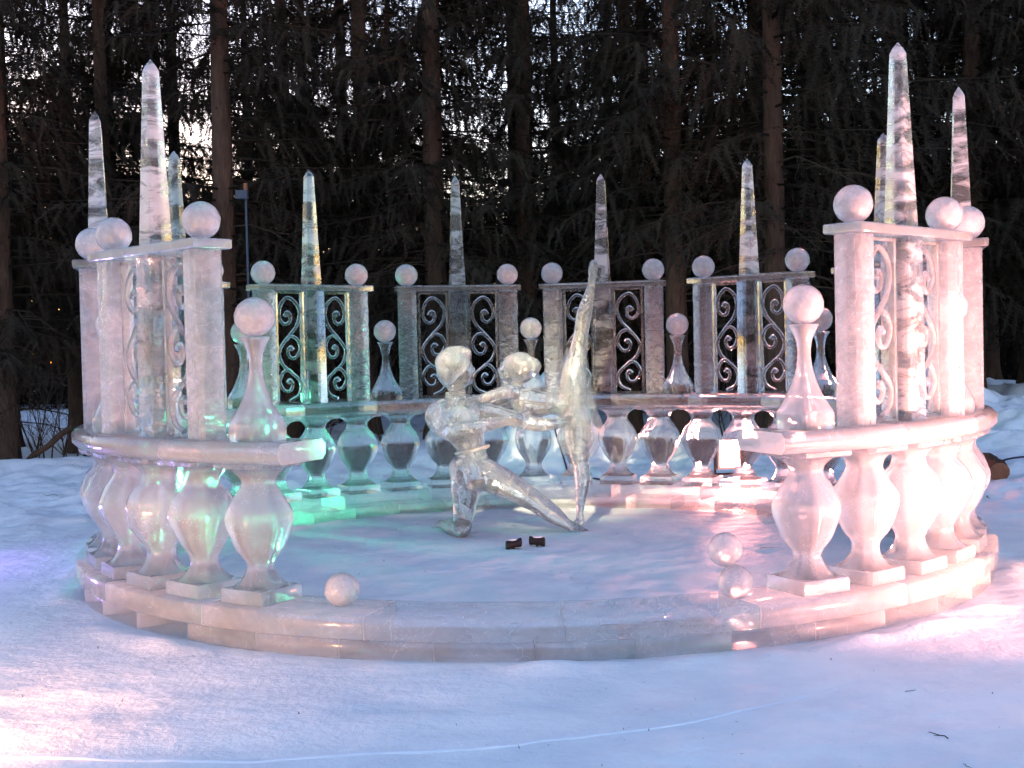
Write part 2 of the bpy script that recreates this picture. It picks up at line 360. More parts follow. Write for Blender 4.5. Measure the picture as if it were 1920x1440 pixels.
# --- balusters
def baluster_meshes(seed):
    rv = random.Random(seed)
    mb = MB(); mb.loft([square_ring(0.148, 0.0), square_ring(0.152, 0.004), square_ring(0.152, 0.060), square_ring(0.147, 0.076)])
    plinth = mb.mesh('plinth', [ICE], 40)
    prof = [(0.078,.150),(0.10,.118),(0.135,.088),(0.175,.074),(0.215,.084),(0.28,.120),(0.35,.160),(0.42,.179),(0.48,.174),(0.54,.140),(0.59,.105),(0.62,.094),(0.65,.097),(0.678,.115),(0.698,.145),(0.708,.170)]
    prof = [(z + (rv.uniform(-.008, .008) if 2 < i < 12 else 0), r*(rv.uniform(.955, 1.045) if 0 < i < 13 else 1)) for i, (z, r) in enumerate(prof)]
    ph = rv.uniform(0, 6.28); pr = catmull(prof, 3); mb = MB(); rings = []
    for z, r in pr:
        rr = []
        for k in range(32):
            a = 2*math.pi*k/32; q = r*(1.0 + 0.055*math.cos(8*a + math.pi) + 0.018*math.sin(2*a + ph + 5*z))
            rr.append((q*math.cos(a), q*math.sin(a), z))
        rings.append(rr)
    mb.loft(rings); body = mb.mesh('vase', [ICE], 60)
    mb = MB(); mb.loft([square_ring(0.172, 0.710, .03), square_ring(0.180, 0.716, .03), square_ring(0.182, 0.738, .03), square_ring(0.176, 0.742, .03)])
    cap = mb.mesh('cap', [ICE_POST], 40)
    return plinth, body, cap
BALS = [baluster_meshes(s_) for s_ in (3, 14, 25, 36, 47)]
ORD = ['', 'first', 'second', 'third', 'fourth', 'fifth', 'sixth', 'seventh', 'eighth', 'ninth', 'tenth', 'eleventh', 'twelfth', 'thirteenth', 'fourteenth', 'fifteenth', 'sixteenth', 'seventeenth', 'eighteenth']
left = [-8.38*i for i in range(18, 0, -1)]
right = [7.94, 15.85, 23.8, 31.9, 40.2] + [40.2 + (150.9-40.2)/13*i for i in range(1, 14)]
bal = [(d, 'left', i+1) for i, d in enumerate(left)] + [(0, 'mid', 0)] + [(d, 'right', 18-i) for i, d in enumerate(right)]
for d, side, i in bal:
    x, y = pol(2.98, d); e = empty('ice_baluster', (x, y, 0.2235), -math.radians(d+OFF))
    if side == 'mid': lab = 'vase-shaped ice baluster at the back centre of the ring, behind the dancers'
    else:
        tint = {'left': 'pale greenish' if 3 < i < 15 else 'milky lavender', 'right': 'pink-lit'}[side]
        if i > 14: tint = 'clear'
        lab = f'{tint} vase-shaped ice baluster, {ORD[i]} from the {side} front end of the handrail'
    tag(e, lab, 'baluster', 'ice balusters carrying the handrail')
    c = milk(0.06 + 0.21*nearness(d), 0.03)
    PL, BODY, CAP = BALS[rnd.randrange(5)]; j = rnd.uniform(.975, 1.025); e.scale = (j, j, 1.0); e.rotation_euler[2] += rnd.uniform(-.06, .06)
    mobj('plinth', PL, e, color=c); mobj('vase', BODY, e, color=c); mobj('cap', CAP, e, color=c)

# --- screens with posts, scrollwork and top plate
def panel_meshes():
    mb = MB(); mb.loft([square_ring(0.080, 0.002, .022), square_ring(0.083, 0.006, .024), square_ring(0.083, 1.020, .024), square_ring(0.080, 1.024, .022)])
    post = mb.mesh('post', [ICE_POST], 35)
    mb = MB(); mb.loft([square_ring(0.090, 0.002, .010), square_ring(0.092, 0.006, .010), square_ring(0.086, 1.020, .010), square_ring(0.084, 1.024, .010)])
    mid = mb.mesh('centre_post', [ICE_BAND], 35)
    mb = MB(); P = lambda x, y, z: (x, y, z)
    def pr(h, g, z): return [(-h,-g,z),(h,-g,z),(h,g,z),(-h,g,z)]
    mb.loft([pr(.598,.112,1.027), pr(.604,.118,1.033), pr(.604,.118,1.074), pr(.598,.112,1.080)])
    plate = mb.mesh('top_plate', [ICE], 40)
    # scroll frame: x 0..W, z 0..H
    W, H, t = 0.295, 1.010, 0.011
    mb = MB()
    mb.box(0.0,2*t,-.02,.02,.008,H+.008); mb.box(W-2*t,W,-.02,.02,.008,H+.008)
    mb.box(2*t,W-2*t,-.0185,.0185,.009,.009+1.6*t); mb.box(2*t,W-2*t,-.0185,.0185,H+.007-1.6*t,H+.007)
    frame = mb.mesh('scroll_frame', [ICE_CLEAR], 40)
    def S(pts, r=0.0165, taper=True):
        Q = catmull(pts, 7); Q = [(2*t + q[0]*(W-4*t), 0.0, .03 + q[1]*(H-.05)) for q in Q]
        n = len(Q); rr = [r*(1.0 if (not taper or i > n*0.2) else 1.35 - 0.35*i/(n*0.2)) for i in range(n)]
        return Q, rr
    curves = [
        [(.33,.80),(.42,.835),(.54,.81),(.50,.745),(.30,.725),(.10,.79),(.16,.90),(.45,.975),(.80,.92),(.93,.82),(.78,.70),(.42,.60),(.12,.50),(.07,.43),(.22,.34),(.55,.27),(.85,.20),(.93,.13),(.80,.05),(.45,.005)],
        [(.62,.485),(.52,.51),(.42,.47),(.52,.41),(.76,.415),(.93,.50),(.80,.585),(.55,.61),(.36,.575)],
        [(.38,.175),(.48,.20),(.58,.16),(.48,.10),(.24,.105),(.06,.19),(.20,.27),(.42,.295),(.62,.255)],
    ]
    scr = []
    for c in curves:
        mb = MB(); q, rr = S(c); mb.tube(q, rr, 7); scr.append(mb.mesh('scroll', [ICE_CLEAR], 60))
    # mirrored copies
    def mir(me, W=W):
        m2 = me.copy(); m2.transform(Matrix.Scale(-1, 4, (1, 0, 0))); m2.flip_normals(); return m2
    return post, mid, plate, frame, scr, [mir(s) for s in scr], W
POST, MID, PLATE, FRAME, SCR, SCRM, FW = panel_meshes()
def ball_mesh(r, seed):
    bm = bmesh.new(); bmesh.ops.create_icosphere(bm, subdivisions=4, radius=r)
    rr = random.Random(seed)
    for v in bm.verts:
        n = v.co.normalized()
        v.co += n*0.0018*math.sin(9*n.x+seed)*math.sin(8*n.y+2)*math.sin(7*n.z)
        if v.co.z < -r*0.965: v.co.z = -r*0.965           # frozen flat where it stands
    me = bpy.data.meshes.new('ice_ball'); bm.to_mesh(me); bm.free(); me.materials.append(ICE_BALL)
    me.polygons.foreach_set('use_smooth', np.ones(len(me.polygons), dtype=bool)); me.update(); return me
BALL = ball_mesh(0.106, 1); BALL_S = ball_mesh(0.089, 2)
def obelisk_mesh():
    mb = MB(); z = [0.0, 0.004] + [0.10*k for k in range(1, 10)] + [0.985, 1.012, 1.048]
    rings = []
    for q in z:
        h = 0.070 + (0.036-0.070)*q/0.985
        if q == 0: h -= .003
        if q > 0.99: h = 0.024 if q < 1.03 else 0.002
        rings.append(square_ring(h, q, 0.008 if q < .99 else 0.0007 if q > 1.03 else .005))
    mb.loft(rings); return mb.mesh('ice_obelisk', [ICE_BAND], 20)
OBEL = obelisk_mesh()
def finial_mesh():
    prof = [(0.0,.128),(0.006,.134),(0.075,.134),(0.10,.126),(0.15,.098),(0.21,.070),(0.28,.047),(0.35,.034),(0.41,.031),(0.46,.037),(0.50,.050),(0.535,.066),(0.545,.071),(0.549,.068)]
    pr = catmull(prof, 2); mb = MB(); rings = []
    for z, r in pr:
        rr = []
        for k in range(20):
            a = 2*math.pi*k/20 + 0.05; p = 3.2
            q = r/((abs(math.cos(a))**p + abs(math.sin(a))**p)**(1/p))
            rr.append((q*math.cos(a), q*math.sin(a), z))
        rings.append(rr)
    mb.loft(rings); return mb.mesh('ice_finial', [ICE], 40)
FIN = finial_mesh()

PA = [-135.55, -104.56, -71.97, -41.69, -13.47, 13.47, 41.69, 71.97, 104.56, 135.55]
TINT = ['milky lavender', 'milky grey', 'green-lit', 'green-lit', 'clear grey', 'faint pink', 'pink-lit', 'pink-lit', 'bright pink', 'bright pink']
RT = 1.0775
for i, d in enumerate(PA):
    x, y = pol(3.0, d); n = ORD[i+1]; nf = nearness(d)
    e = empty('ice_screen', (x, y, RT), -math.radians(d+OFF))
    tag(e, f'{TINT[i]} scrolled ice screen, {n} counted along the handrail from its left end', 'ice screen', 'ice screens on the handrail')
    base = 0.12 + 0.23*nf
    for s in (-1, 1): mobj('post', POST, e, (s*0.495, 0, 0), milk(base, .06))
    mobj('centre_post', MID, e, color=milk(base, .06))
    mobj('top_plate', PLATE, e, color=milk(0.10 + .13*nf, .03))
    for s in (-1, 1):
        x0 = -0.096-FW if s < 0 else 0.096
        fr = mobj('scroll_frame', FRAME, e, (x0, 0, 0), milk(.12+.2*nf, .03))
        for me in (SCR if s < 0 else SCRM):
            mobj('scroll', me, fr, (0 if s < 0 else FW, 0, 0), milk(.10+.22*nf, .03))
    ca, sa = math.cos(-math.radians(d+OFF)), math.sin(-math.radians(d+OFF))
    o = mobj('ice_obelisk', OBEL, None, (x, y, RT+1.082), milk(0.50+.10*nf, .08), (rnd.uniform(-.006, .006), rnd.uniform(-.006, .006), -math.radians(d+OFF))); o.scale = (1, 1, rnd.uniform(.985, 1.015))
    tag(o, f'{TINT[i]} tapering ice obelisk on the {n} ice screen from the left', 'obelisk', 'ice obelisks above the screens')
    for s in (-1, 1):
        px, py = x + s*0.495*ca, y + s*0.495*sa
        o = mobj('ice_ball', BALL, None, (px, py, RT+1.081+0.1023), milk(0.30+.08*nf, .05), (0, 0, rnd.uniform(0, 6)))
        o.scale = (rnd.uniform(.97, 1.02),)*3
        # going along the ring from the left end, s=-1 comes first
        which = 'first' if s < 0 else 'second'
        tag(o, f'frosted ice ball, {which} of two on the {n} ice screen from the left', 'ice ball', 'frosted ice balls')
FA = [-150.9, -120.05, -88.3, -56.8, -27.6, 0.0, 27.6, 56.8, 88.3, 120.05, 150.9]
WHERE = ['at the left front end of the handrail'] + [f'between the {ORD[i]} and {ORD[i+1]} ice screens from the left' for i in range(1, 10)] + ['at the right front end of the handrail']
for i, d in enumerate(FA):
    x, y = pol(2.98, d); nf = nearness(d)
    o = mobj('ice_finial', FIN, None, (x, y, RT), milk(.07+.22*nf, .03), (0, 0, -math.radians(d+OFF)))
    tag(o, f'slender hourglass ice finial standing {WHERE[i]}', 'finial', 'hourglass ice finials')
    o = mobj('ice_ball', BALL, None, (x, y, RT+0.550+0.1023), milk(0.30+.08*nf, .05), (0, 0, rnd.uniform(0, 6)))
    tag(o, f'frosted ball on the hourglass finial {WHERE[i]}'.replace('ice screens', 'screens'), 'ice ball', 'frosted ice balls')
# balls on the open front of the plinth
x, y = pol(2.98, -160.6)
tag(mobj('ice_ball', BALL_S, None, (x, y, 0.3085), milk(.5)), 'peach ice ball alone on the low front plinth at the left', 'ice ball', 'frosted ice balls')
x, y = pol(2.98, 159.6)
tag(mobj('ice_ball', BALL_S, None, (x, y, 0.3085), milk(.22)), 'clearer ice ball under another on the low front plinth at the right', 'ice ball', 'frosted ice balls')
tag(mobj('ice_ball', BALL_S, None, (x-0.045, y+0.03, 0.3085+0.162), milk(.40)), 'peach ice ball resting on another ball on the front plinth at the right', 'ice ball', 'frosted ice balls')

# ------------------------------------------------------------------ the dancers
class Body:
    """one continuous surface: tapered limbs and ovals fused by a voxel remesh"""
    def __init__(s): s.bm = bmesh.new()
    def oval(s, c, r, axis=(0, 0, 1), seg=20):
        q = Vector(axis).to_track_quat('Z', 'Y').to_matrix().to_4x4()
        bmesh.ops.create_uvsphere(s.bm, u_segments=seg, v_segments=seg//2+2, radius=1.0,
            matrix=Matrix.Translation(Vector(c)) @ q @ Matrix.Diagonal((r[0], r[1], r[2], 1)))
    def limb(s, pts, rad, n=14, flat=1.0):
        P = catmull(pts, 6); R = [float(x) for x in np.array([q[0] for q in catmull([(r, 0) for r in rad], 6)])]
        mb = MB(); mb.tube(P, R, n)
        vs = [s.bm.verts.new(v) for v in mb.v]
        for f in mb.f: s.bm.faces.new([vs[i] for i in f])
        for p, r in ((P[0], R[0]), (P[-1], R[-1])): s.oval(p, (r, r, r), seg=14)
    def build(s, name, mat, voxel=0.009, smooth=4):
        me = bpy.data.meshes.new(name); bmesh.ops.recalc_face_normals(s.bm, faces=s.bm.faces); s.bm.to_mesh(me); s.bm.free()
        o = bpy.data.objects.new(name, me); COL.objects.link(o)
        m = o.modifiers.new('r', 'REMESH'); m.mode = 'VOXEL'; m.voxel_size = voxel
        m = o.modifiers.new('s', 'SMOOTH'); m.iterations = smooth; m.factor = 0.5
        dg = bpy.context.evaluated_depsgraph_get(); ev = o.evaluated_get(dg)
        me2 = bpy.data.meshes.new_from_object(ev)
        for v in me2.vertices: v.co.z = max(v.co.z, 0.004)
        bpy.data.objects.remove(o); me2.name = name
        me2.materials.clear(); me2.materials.append(mat)
        me2.polygons.foreach_set('use_smooth', np.ones(len(me2.polygons), dtype=bool)); me2.update()
        return me2
k = 1/228.0      # metres per photo pixel at the dancers
def q(u, v, Y): return tuple(at(u, v, Y))
def hand(B, wrist, tip, side, curl, r=0.017):
    """palm, four fingers of unequal length and a thumb"""
    w0, t0 = Vector(wrist), Vector(tip); d = (t0-w0); L = d.length; d.normalize()
    sd = Vector(side); sd = (sd - d*sd.dot(d)).normalized(); nn = Vector(curl).normalized()
    pm = w0 + d*L*0.28; B.oval(pm, (0.050, 0.022, L*0.32), d) if abs(sd.z) < .5 else B.oval(pm, (0.030, 0.048, L*0.32), d)
    for i, (o, ln) in enumerate(((-.040, .86), (-.014, 1.0), (.013, .95), (.039, .76))):
        a = w0 + d*L*0.45 + sd*o; b = w0 + d*L*(0.45 + 0.33*ln) + sd*o*1.12 + nn*0.012; c = w0 + d*L*(0.45 + 0.55*ln) + sd*o*1.1 + nn*0.045
        B.limb([a, b, c], [r*0.72, r*0.66, r*0.55], 8)
    a = w0 + d*L*0.18 - sd*0.035; b = w0 + d*L*0.36 - sd*0.075 + nn*0.01; c = w0 + d*L*0.52 - sd*0.080 + nn*0.03
    B.limb([a, b, c], [r*0.8, r*0.75, r*0.6], 8)

# kneeling man, seen from behind, turned to the right
B = Body(); Y = 1.10
B.limb([q(889,893,Y), q(886,868,Y), q(884,842,Y), q(870,805,Y), q(858,772,Y), q(853,750,Y)], [.150,.150,.118,.165,.165,.075])
B.oval(q(862,782,Y), (.20,.125,.20)); B.oval(q(838,768,Y-.03), (.11,.11,.10)); B.oval(q(886,770,Y+.05), (.10,.11,.10))
B.oval(q(866,880,Y-.05), (.11,.12,.11)); B.oval(q(905,880,Y-.02), (.12,.12,.10))
B.limb([q(853,752,Y), q(855,735,Y), q(856,722,Y)], [.078,.072,.074])
# head in profile to the right
B.oval(q(850,688,Y), (.145,.118,.158)); B.oval(q(862,702,Y), (.105,.09,.115)); B.limb([q(842,710,Y), q(862,713,Y), q(879,712,Y)], [.075,.066,.042]); B.oval(q(868,690,Y), (.075,.085,.11))
B.limb([q(880,682,Y), q(886,693,Y)], [.016,.026]); B.oval(q(877,680,Y), (.030,.045,.030)); B.limb([q(879,703,Y), q(884,705,Y)], [.03,.017]); B.oval(q(850,700,Y-.11), (.025,.02,.045))
B.limb([q(846,668,Y), q(862,662,Y), q(874,663,Y), q(875,670,Y)], [.08,.055,.045,.035])          # quiff
# arms: near arm bent with the elbow at his side, far arm out to her hip
B.limb([q(828,766,Y-.06), q(817,780,Y-.10), q(826,800,Y-.14), q(845,815,Y-.16)], [.085,.092,.080,.062])
B.limb([q(845,815,Y-.16), q(875,806,Y-.20), q(915,796,Y-.14), q(950,790,Y-.04)], [.062,.066,.055,.042])
hand(B, q(950,790,Y-.04), q(992,783,Y+.04), (0,.3,1), (0,1,0))
B.limb([q(893,770,Y+.08), q(935,778,Y+.10), q(972,788,Y+.08)], [.088,.078,.066])
B.limb([q(972,788,Y+.08), q(1010,796,Y+.06), q(1052,793,Y+.08)], [.066,.062,.044])
hand(B, q(1052,793,Y+.08), q(1088,768,Y+.12), (0.5,0,1), (0,1,0), .020)
# legs
B.limb([q(872,893,Y-.04), q(873,925,Y-.05), q(870,955,Y-.07), q(866,988,Y-.08)], [.125,.118,.092,.080])
B.limb([q(866,990,Y-.06), q(850,988,Y+.15), q(835,984,Y+.40)], [.080,.072,.045])
B.limb([q(835,984,Y+.40), q(826,984,Y+.52), q(820,986,Y+.55)], [.045,.040,.028])
B.limb([q(915,892,Y), q(958,913,Y+.03), q(1005,941,Y+.05)], [.132,.118,.088])
B.limb([q(1005,941,Y+.05), q(1035,963,Y+.06), q(1062,982,Y+.08)], [.088,.080,.046])
B.limb([q(1062,982,Y+.08), q(1084,993,Y+.06), q(1100,997,Y+.05)], [.046,.040,.022])
man_me = B.build('kneeling_dancer_statue', ICE_CLEAR)
man = mobj('dancer_statue', man_me, color=milk(.18, 0))
tag(man, 'clear ice statue of a kneeling man with swept-up hair, one leg stretched out sideways', 'ice statue')
mb = MB()     # collar bands and waistband
for v_, r_ in ((734, .079), (738, .081), (742, .086)):
    c = Vector(q(854, v_, Y)); mb.tube([c + Vector((r_*math.cos(t), r_*math.sin(t)*1.0, .012*math.cos(t))) for t in np.linspace(0, 2*math.pi, 25)], .008, 6)
mobj('collar', mb.mesh('collar', [ICE_CLEAR], 60), man, color=milk(.6, 0))
mb = MB(); c = Vector(q(885, 843, Y))
mb.tube([c + Vector((.135*math.cos(t), .125*math.sin(t), .03*math.cos(t))) for t in np.linspace(0, 2*math.pi, 33)], .016, 6)
mobj('waistband', mb.mesh('waistband', [ICE_CLEAR], 60), man, color=milk(.6, 0))

B = Body(); B.oval(q(846,680,Y), (.138,.124,.118)); B.oval(q(838,697,Y), (.088,.118,.115)); B.limb([q(846,668,Y), q(862,661,Y), q(874,662,Y), q(876,669,Y)], [.085,.060,.048,.034])
mobj('hair', B.build('hair', ICE_CLEAR), man, color=milk(.32, 0))
# woman leaning towards him, one leg raised straight up
B = Body(); Y = 1.30
B.limb([q(968,740,Y), q(985,752,Y), q(1010,757,Y), q(1040,757,Y), q(1068,765,Y), q(1085,785,Y)], [.085,.125,.115,.092,.125,.120])
B.oval(q(962,738,Y), (.07,.15,.06)); B.oval(q(986,772,Y-.05), (.07,.06,.07)); B.oval(q(986,772,Y+.07), (.07,.06,.07))
B.limb([q(968,738,Y), q(969,724,Y), q(969,712,Y)], [.055,.050,.056])
B.oval(q(971,688,Y), (.140,.115,.125)); B.oval(q(956,696,Y), (.09,.085,.095)); B.limb([q(982,704,Y), q(962,707,Y), q(946,706,Y)], [.065,.058,.036])
B.limb([q(942,686,Y), q(937,695,Y)], [.014,.022]); B.oval(q(944,683,Y), (.026,.04,.028)); B.limb([q(943,702,Y), q(938,704,Y)], [.026,.014]); B.oval(q(972,698,Y-.105), (.022,.02,.036))
B.oval(q(1003,686,Y), (.052,.055,.062))                                                           # bun
B.limb([q(955,733,Y-.10), q(930,739,Y-.20), q(908,747,Y-.26)], [.058,.048,.044])                  # near arm to his shoulder
B.limb([q(908,747,Y-.26), q(898,748,Y-.28), q(890,747,Y-.29)], [.044,.036,.030])
hand(B, q(893,745,Y-.29), q(873,752,Y-.33), (0,1,.3), (-.2,0,-1), .019)
B.limb([q(960,738,Y+.12), q(935,752,Y+.14), q(905,758,Y+.06)], [.055,.047,.036])
hand(B, q(905,758,Y+.06), q(878,756,Y-.02), (0,.4,1), (-.3,0,-1), .017)
B.limb([q(1072,762,Y), q(1076,710,Y), q(1084,662,Y), q(1090,622,Y)], [.128,.112,.080,.062])        # raised leg
B.limb([q(1090,622,Y), q(1095,590,Y), q(1102,562,Y), q(1109,535,Y)], [.062,.066,.050,.030])
B.limb([q(1109,535,Y), q(1111,515,Y), q(1112,503,Y), q(1113,494,Y)], [.030,.036,.040,.034])
B.limb([q(1083,785,Y), q(1084,825,Y), q(1088,868,Y)], [.128,.110,.070])                           # standing leg
B.limb([q(1088,868,Y), q(1092,898,Y), q(1089,935,Y), q(1087,962,Y)], [.070,.070,.046,.030])
B.limb([q(1087,962,Y), q(1088,978,Y), q(1086,992,Y)], [.032,.036,.026]); B.limb([q(1087,975,Y), q(1078,988,Y-.05), q(1072,993,Y-.08)], [.034,.030,.020])
wm = B.build('arabesque_dancer_statue', ICE_CLEAR)
woman = mobj('dancer_statue', wm, color=milk(.18, 0))
tag(woman, 'clear ice statue of a woman with a hair bun, one leg raised straight up', 'ice statue')
B = Body(); B.oval(q(976,683,Y), (.128,.119,.106)); B.oval(q(984,694,Y), (.092,.115,.10)); B.oval(q(1003,686,Y), (.054,.057,.064))
mobj('hair', B.build('hair', ICE_CLEAR), woman, color=milk(.28, 0))
# skirt: thin wavy sheet round the hips
prof = [(653,1080,18),(675,1077,25),(705,1075,31),(735,1074,37),(762,1076,39),(785,1084,41),(805,1088,43),(825,1086,39),(842,1084,34),(855,1082,27)]
V = []; Fc = []; ns_ = 40
cur = catmull(prof, 2)
for j, (v_, u_, h_) in enumerate(cur):
    c = Vector(q(u_, v_, Y))
    for i in range(ns_):
        t = 2*math.pi*i/ns_; wv = 1 + (0.05+0.07*j/len(cur))*math.sin(6*t + 0.25*j)
        V.append(c + Vector((h_*k*wv*math.cos(t), h_*k*0.80*wv*math.sin(t), 0.02*math.sin(5*t+j*.4))))
nj = len(cur)
for j in range(nj-1):
    for i in range(ns_):
        i2 = (i+1) % ns_; Fc.append((j*ns_+i, (j+1)*ns_+i, (j+1)*ns_+i2, j*ns_+i2))
sk = mesh_from('skirt', V, Fc, [ICE_RING], 60)
so = mobj('skirt', sk, woman, color=milk(.06, 0)); md = so.modifiers.new('thick', 'SOLIDIFY'); md.thickness = 0.008; md.offset = -1

# ------------------------------------------------------------------ lamps in view
def emit_mat(name, col, st):
    m, nt, o = new_mat(name); e = N(nt, 'ShaderNodeEmission'); e.inputs[0].default_value = (*col, 1); e.inputs[1].default_value = st
    nt.links.new(e.outputs[0], o.inputs[0]); return m
def floodlight(name, loc, rz, tilt, col, st, label, wd=0.27, ht=0.34):
    e = empty(name, loc, rz)
    mb = MB(); mb.loft([[(-.6*wd/2,.16,.06+.2*ht),(.6*wd/2,.16,.06+.2*ht),(.6*wd/2,.16,.06+.8*ht),(-.6*wd/2,.16,.06+.8*ht)],
             [(-wd/2,.03,.05),(wd/2,.03,.05),(wd/2,.03,.05+ht),(-wd/2,.03,.05+ht)],
             [(-wd/2,-.02,.05),(wd/2,-.02,.05),(wd/2,-.02,.05+ht),(-wd/2,-.02,.05+ht)]])
    mobj('housing', mb.mesh('housing', [METAL], 30), e)
    mb = MB(); b = .028
    mb.box(-wd/2,wd/2,-.05,-.021,.05,.05+b); mb.box(-wd/2,wd/2,-.05,-.021,.05+ht-b,.05+ht)
    mb.box(-wd/2,-wd/2+b,-.05,-.021,.05+b,.05+ht-b); mb.box(wd/2-b,wd/2,-.05,-.021,.05+b,.05+ht-b)
    mobj('bezel', mb.mesh('bezel', [METAL], 30), e)
    mb = MB(); mb.add([(-wd/2+b,-.030,.05+b),(wd/2-b,-.030,.05+b),(wd/2-b,-.030,.05+ht-b),(-wd/2+b,-.030,.05+ht-b)], [(0,1,2,3)])
    mobj('lit_glass', mb.mesh('lit_glass', [emit_mat(name+'_glow', col, st)]), e)
    mb = MB(); mb.box(-wd/2-.03,-wd/2-.012,-.02,.02,0,.05+ht*.6); mb.box(wd/2+.012,wd/2+.03,-.02,.02,0,.05+ht*.6); mb.box(-wd/2-.03,wd/2+.03,-.06,.06,-.02,-.002)
    mobj('bracket', mb.mesh('bracket', [BLACK], 30), e)
    tag(e, label, 'floodlight'); return e
p = at(1367, 882, 4.5)
floodlight('floodlight', (p[0], p[1], p[2]-0.03), math.radians(6), 0, (1.0, 0.32, 0.26), 135, 'lit pink floodlight on the snow behind the right side of the ice ring')
p = (-3.75, 2.75)
gl_ = floodlight('floodlight', (p[0], p[1], gz(*p)+0.50), math.radians(78), 0, (0.08, 1.0, 0.45), 75, 'lit green floodlight on the snow behind the left side of the ice ring')

mb = MB()
for t in (0.3, 2.4, 4.5): mb.tube([(0, 0, -.02), (.22*math.cos(t), .22*math.sin(t), -.52)], .012, 6)
mobj('tripod', mb.mesh('tripod', [BLACK], 40), gl_)
# small black spot heads half sunk in the snow before the dancers
def spot_head(u, v, rz, tilt, label):
    p = atz(u, v+6, 0.0); e = empty('spot_head', (p[0], p[1], gz(p[0], p[1])-.012), rz); e.scale = (1.15, 1.15, 1.0)
    mb = MB(); rings = []
    for x, r in ((-.052,.030),(-.048,.036),(-.02,.031),(.02,.031),(.048,.037),(.054,.031)):
        rings.append([(x, r*math.cos(t), .052+r*math.sin(t)+tilt*x) for t in np.linspace(0, 2*math.pi, 17)[:-1]])
    mb.loft(rings); mobj('barrel', mb.mesh('barrel', [BLACK], 40), e)
    mb = MB(); mb.tube([(0,0,-.02),(0,0,.03)], .008, 8); mobj('stake', mb.mesh('stake', [BLACK], 40), e)
    bm = bmesh.new(); bmesh.ops.create_uvsphere(bm, u_segments=12, v_segments=8, radius=1, matrix=Matrix.Translation((0,.006,.083)) @ Matrix.Diagonal((.038,.024,.009,1)))
    me = bpy.data.meshes.new('snow_cap'); bm.to_mesh(me); bm.free(); me.materials.append(SNOW); mobj('snow_cap', me, e)
    d = bpy.data.lights.new('spot_head_beam', 'SPOT'); d.energy = 3.5; d.color = (1.0, 0.80, 0.45); d.spot_size = math.radians(95); d.spot_blend = 0.6; d.shadow_soft_size = 0.03
    lo = link(bpy.data.objects.new('spot_head_beam', d)); lo.location = (p[0], p[1]+.03, .12); lo.rotation_euler = (Vector((0.0, 1.35, 1.35)) - lo.location).to_track_quat('-Z', 'Y').to_euler()
    tag(e, label, 'spotlight', 'small spot heads on the snow before the dancers')
spot_head(963, 1021, 0.15, .22, 'small black spot head with a snow cap before the dancers, the left one')
spot_head(1007, 1018, -0.12, -.12, 'small black spot head with a snow cap before the dancers, the right one')

# lamp on a pole behind the left screens
p = at(473, 800, 6.2); g0 = gz(p[0], p[1]); e = empty('pole_lamp', (p[0], p[1], g0))
top = at(473, 348, 6.2)[2] - g0
mb = MB(); mb.tube([(0,0,-.05),(0,0,top*.5),(0,0,top)], .014, 8); mobj('pole', mb.mesh('pole', [POLE], 50), e)
mb = MB(); mb.box(-.11,.03,-.07,.02,top-.16,top-.06); mobj('lamp_head', mb.mesh('lamp_head', [POLE], 30), e)
mb = MB(); mb.box(-.02,.02,-.02,.02,top-.06,top+.03); mobj('clamp', mb.mesh('clamp', [WOOD], 30), e)
tag(e, 'thin blue pole with an unlit lamp head behind the left ice screens', 'lamp pole')

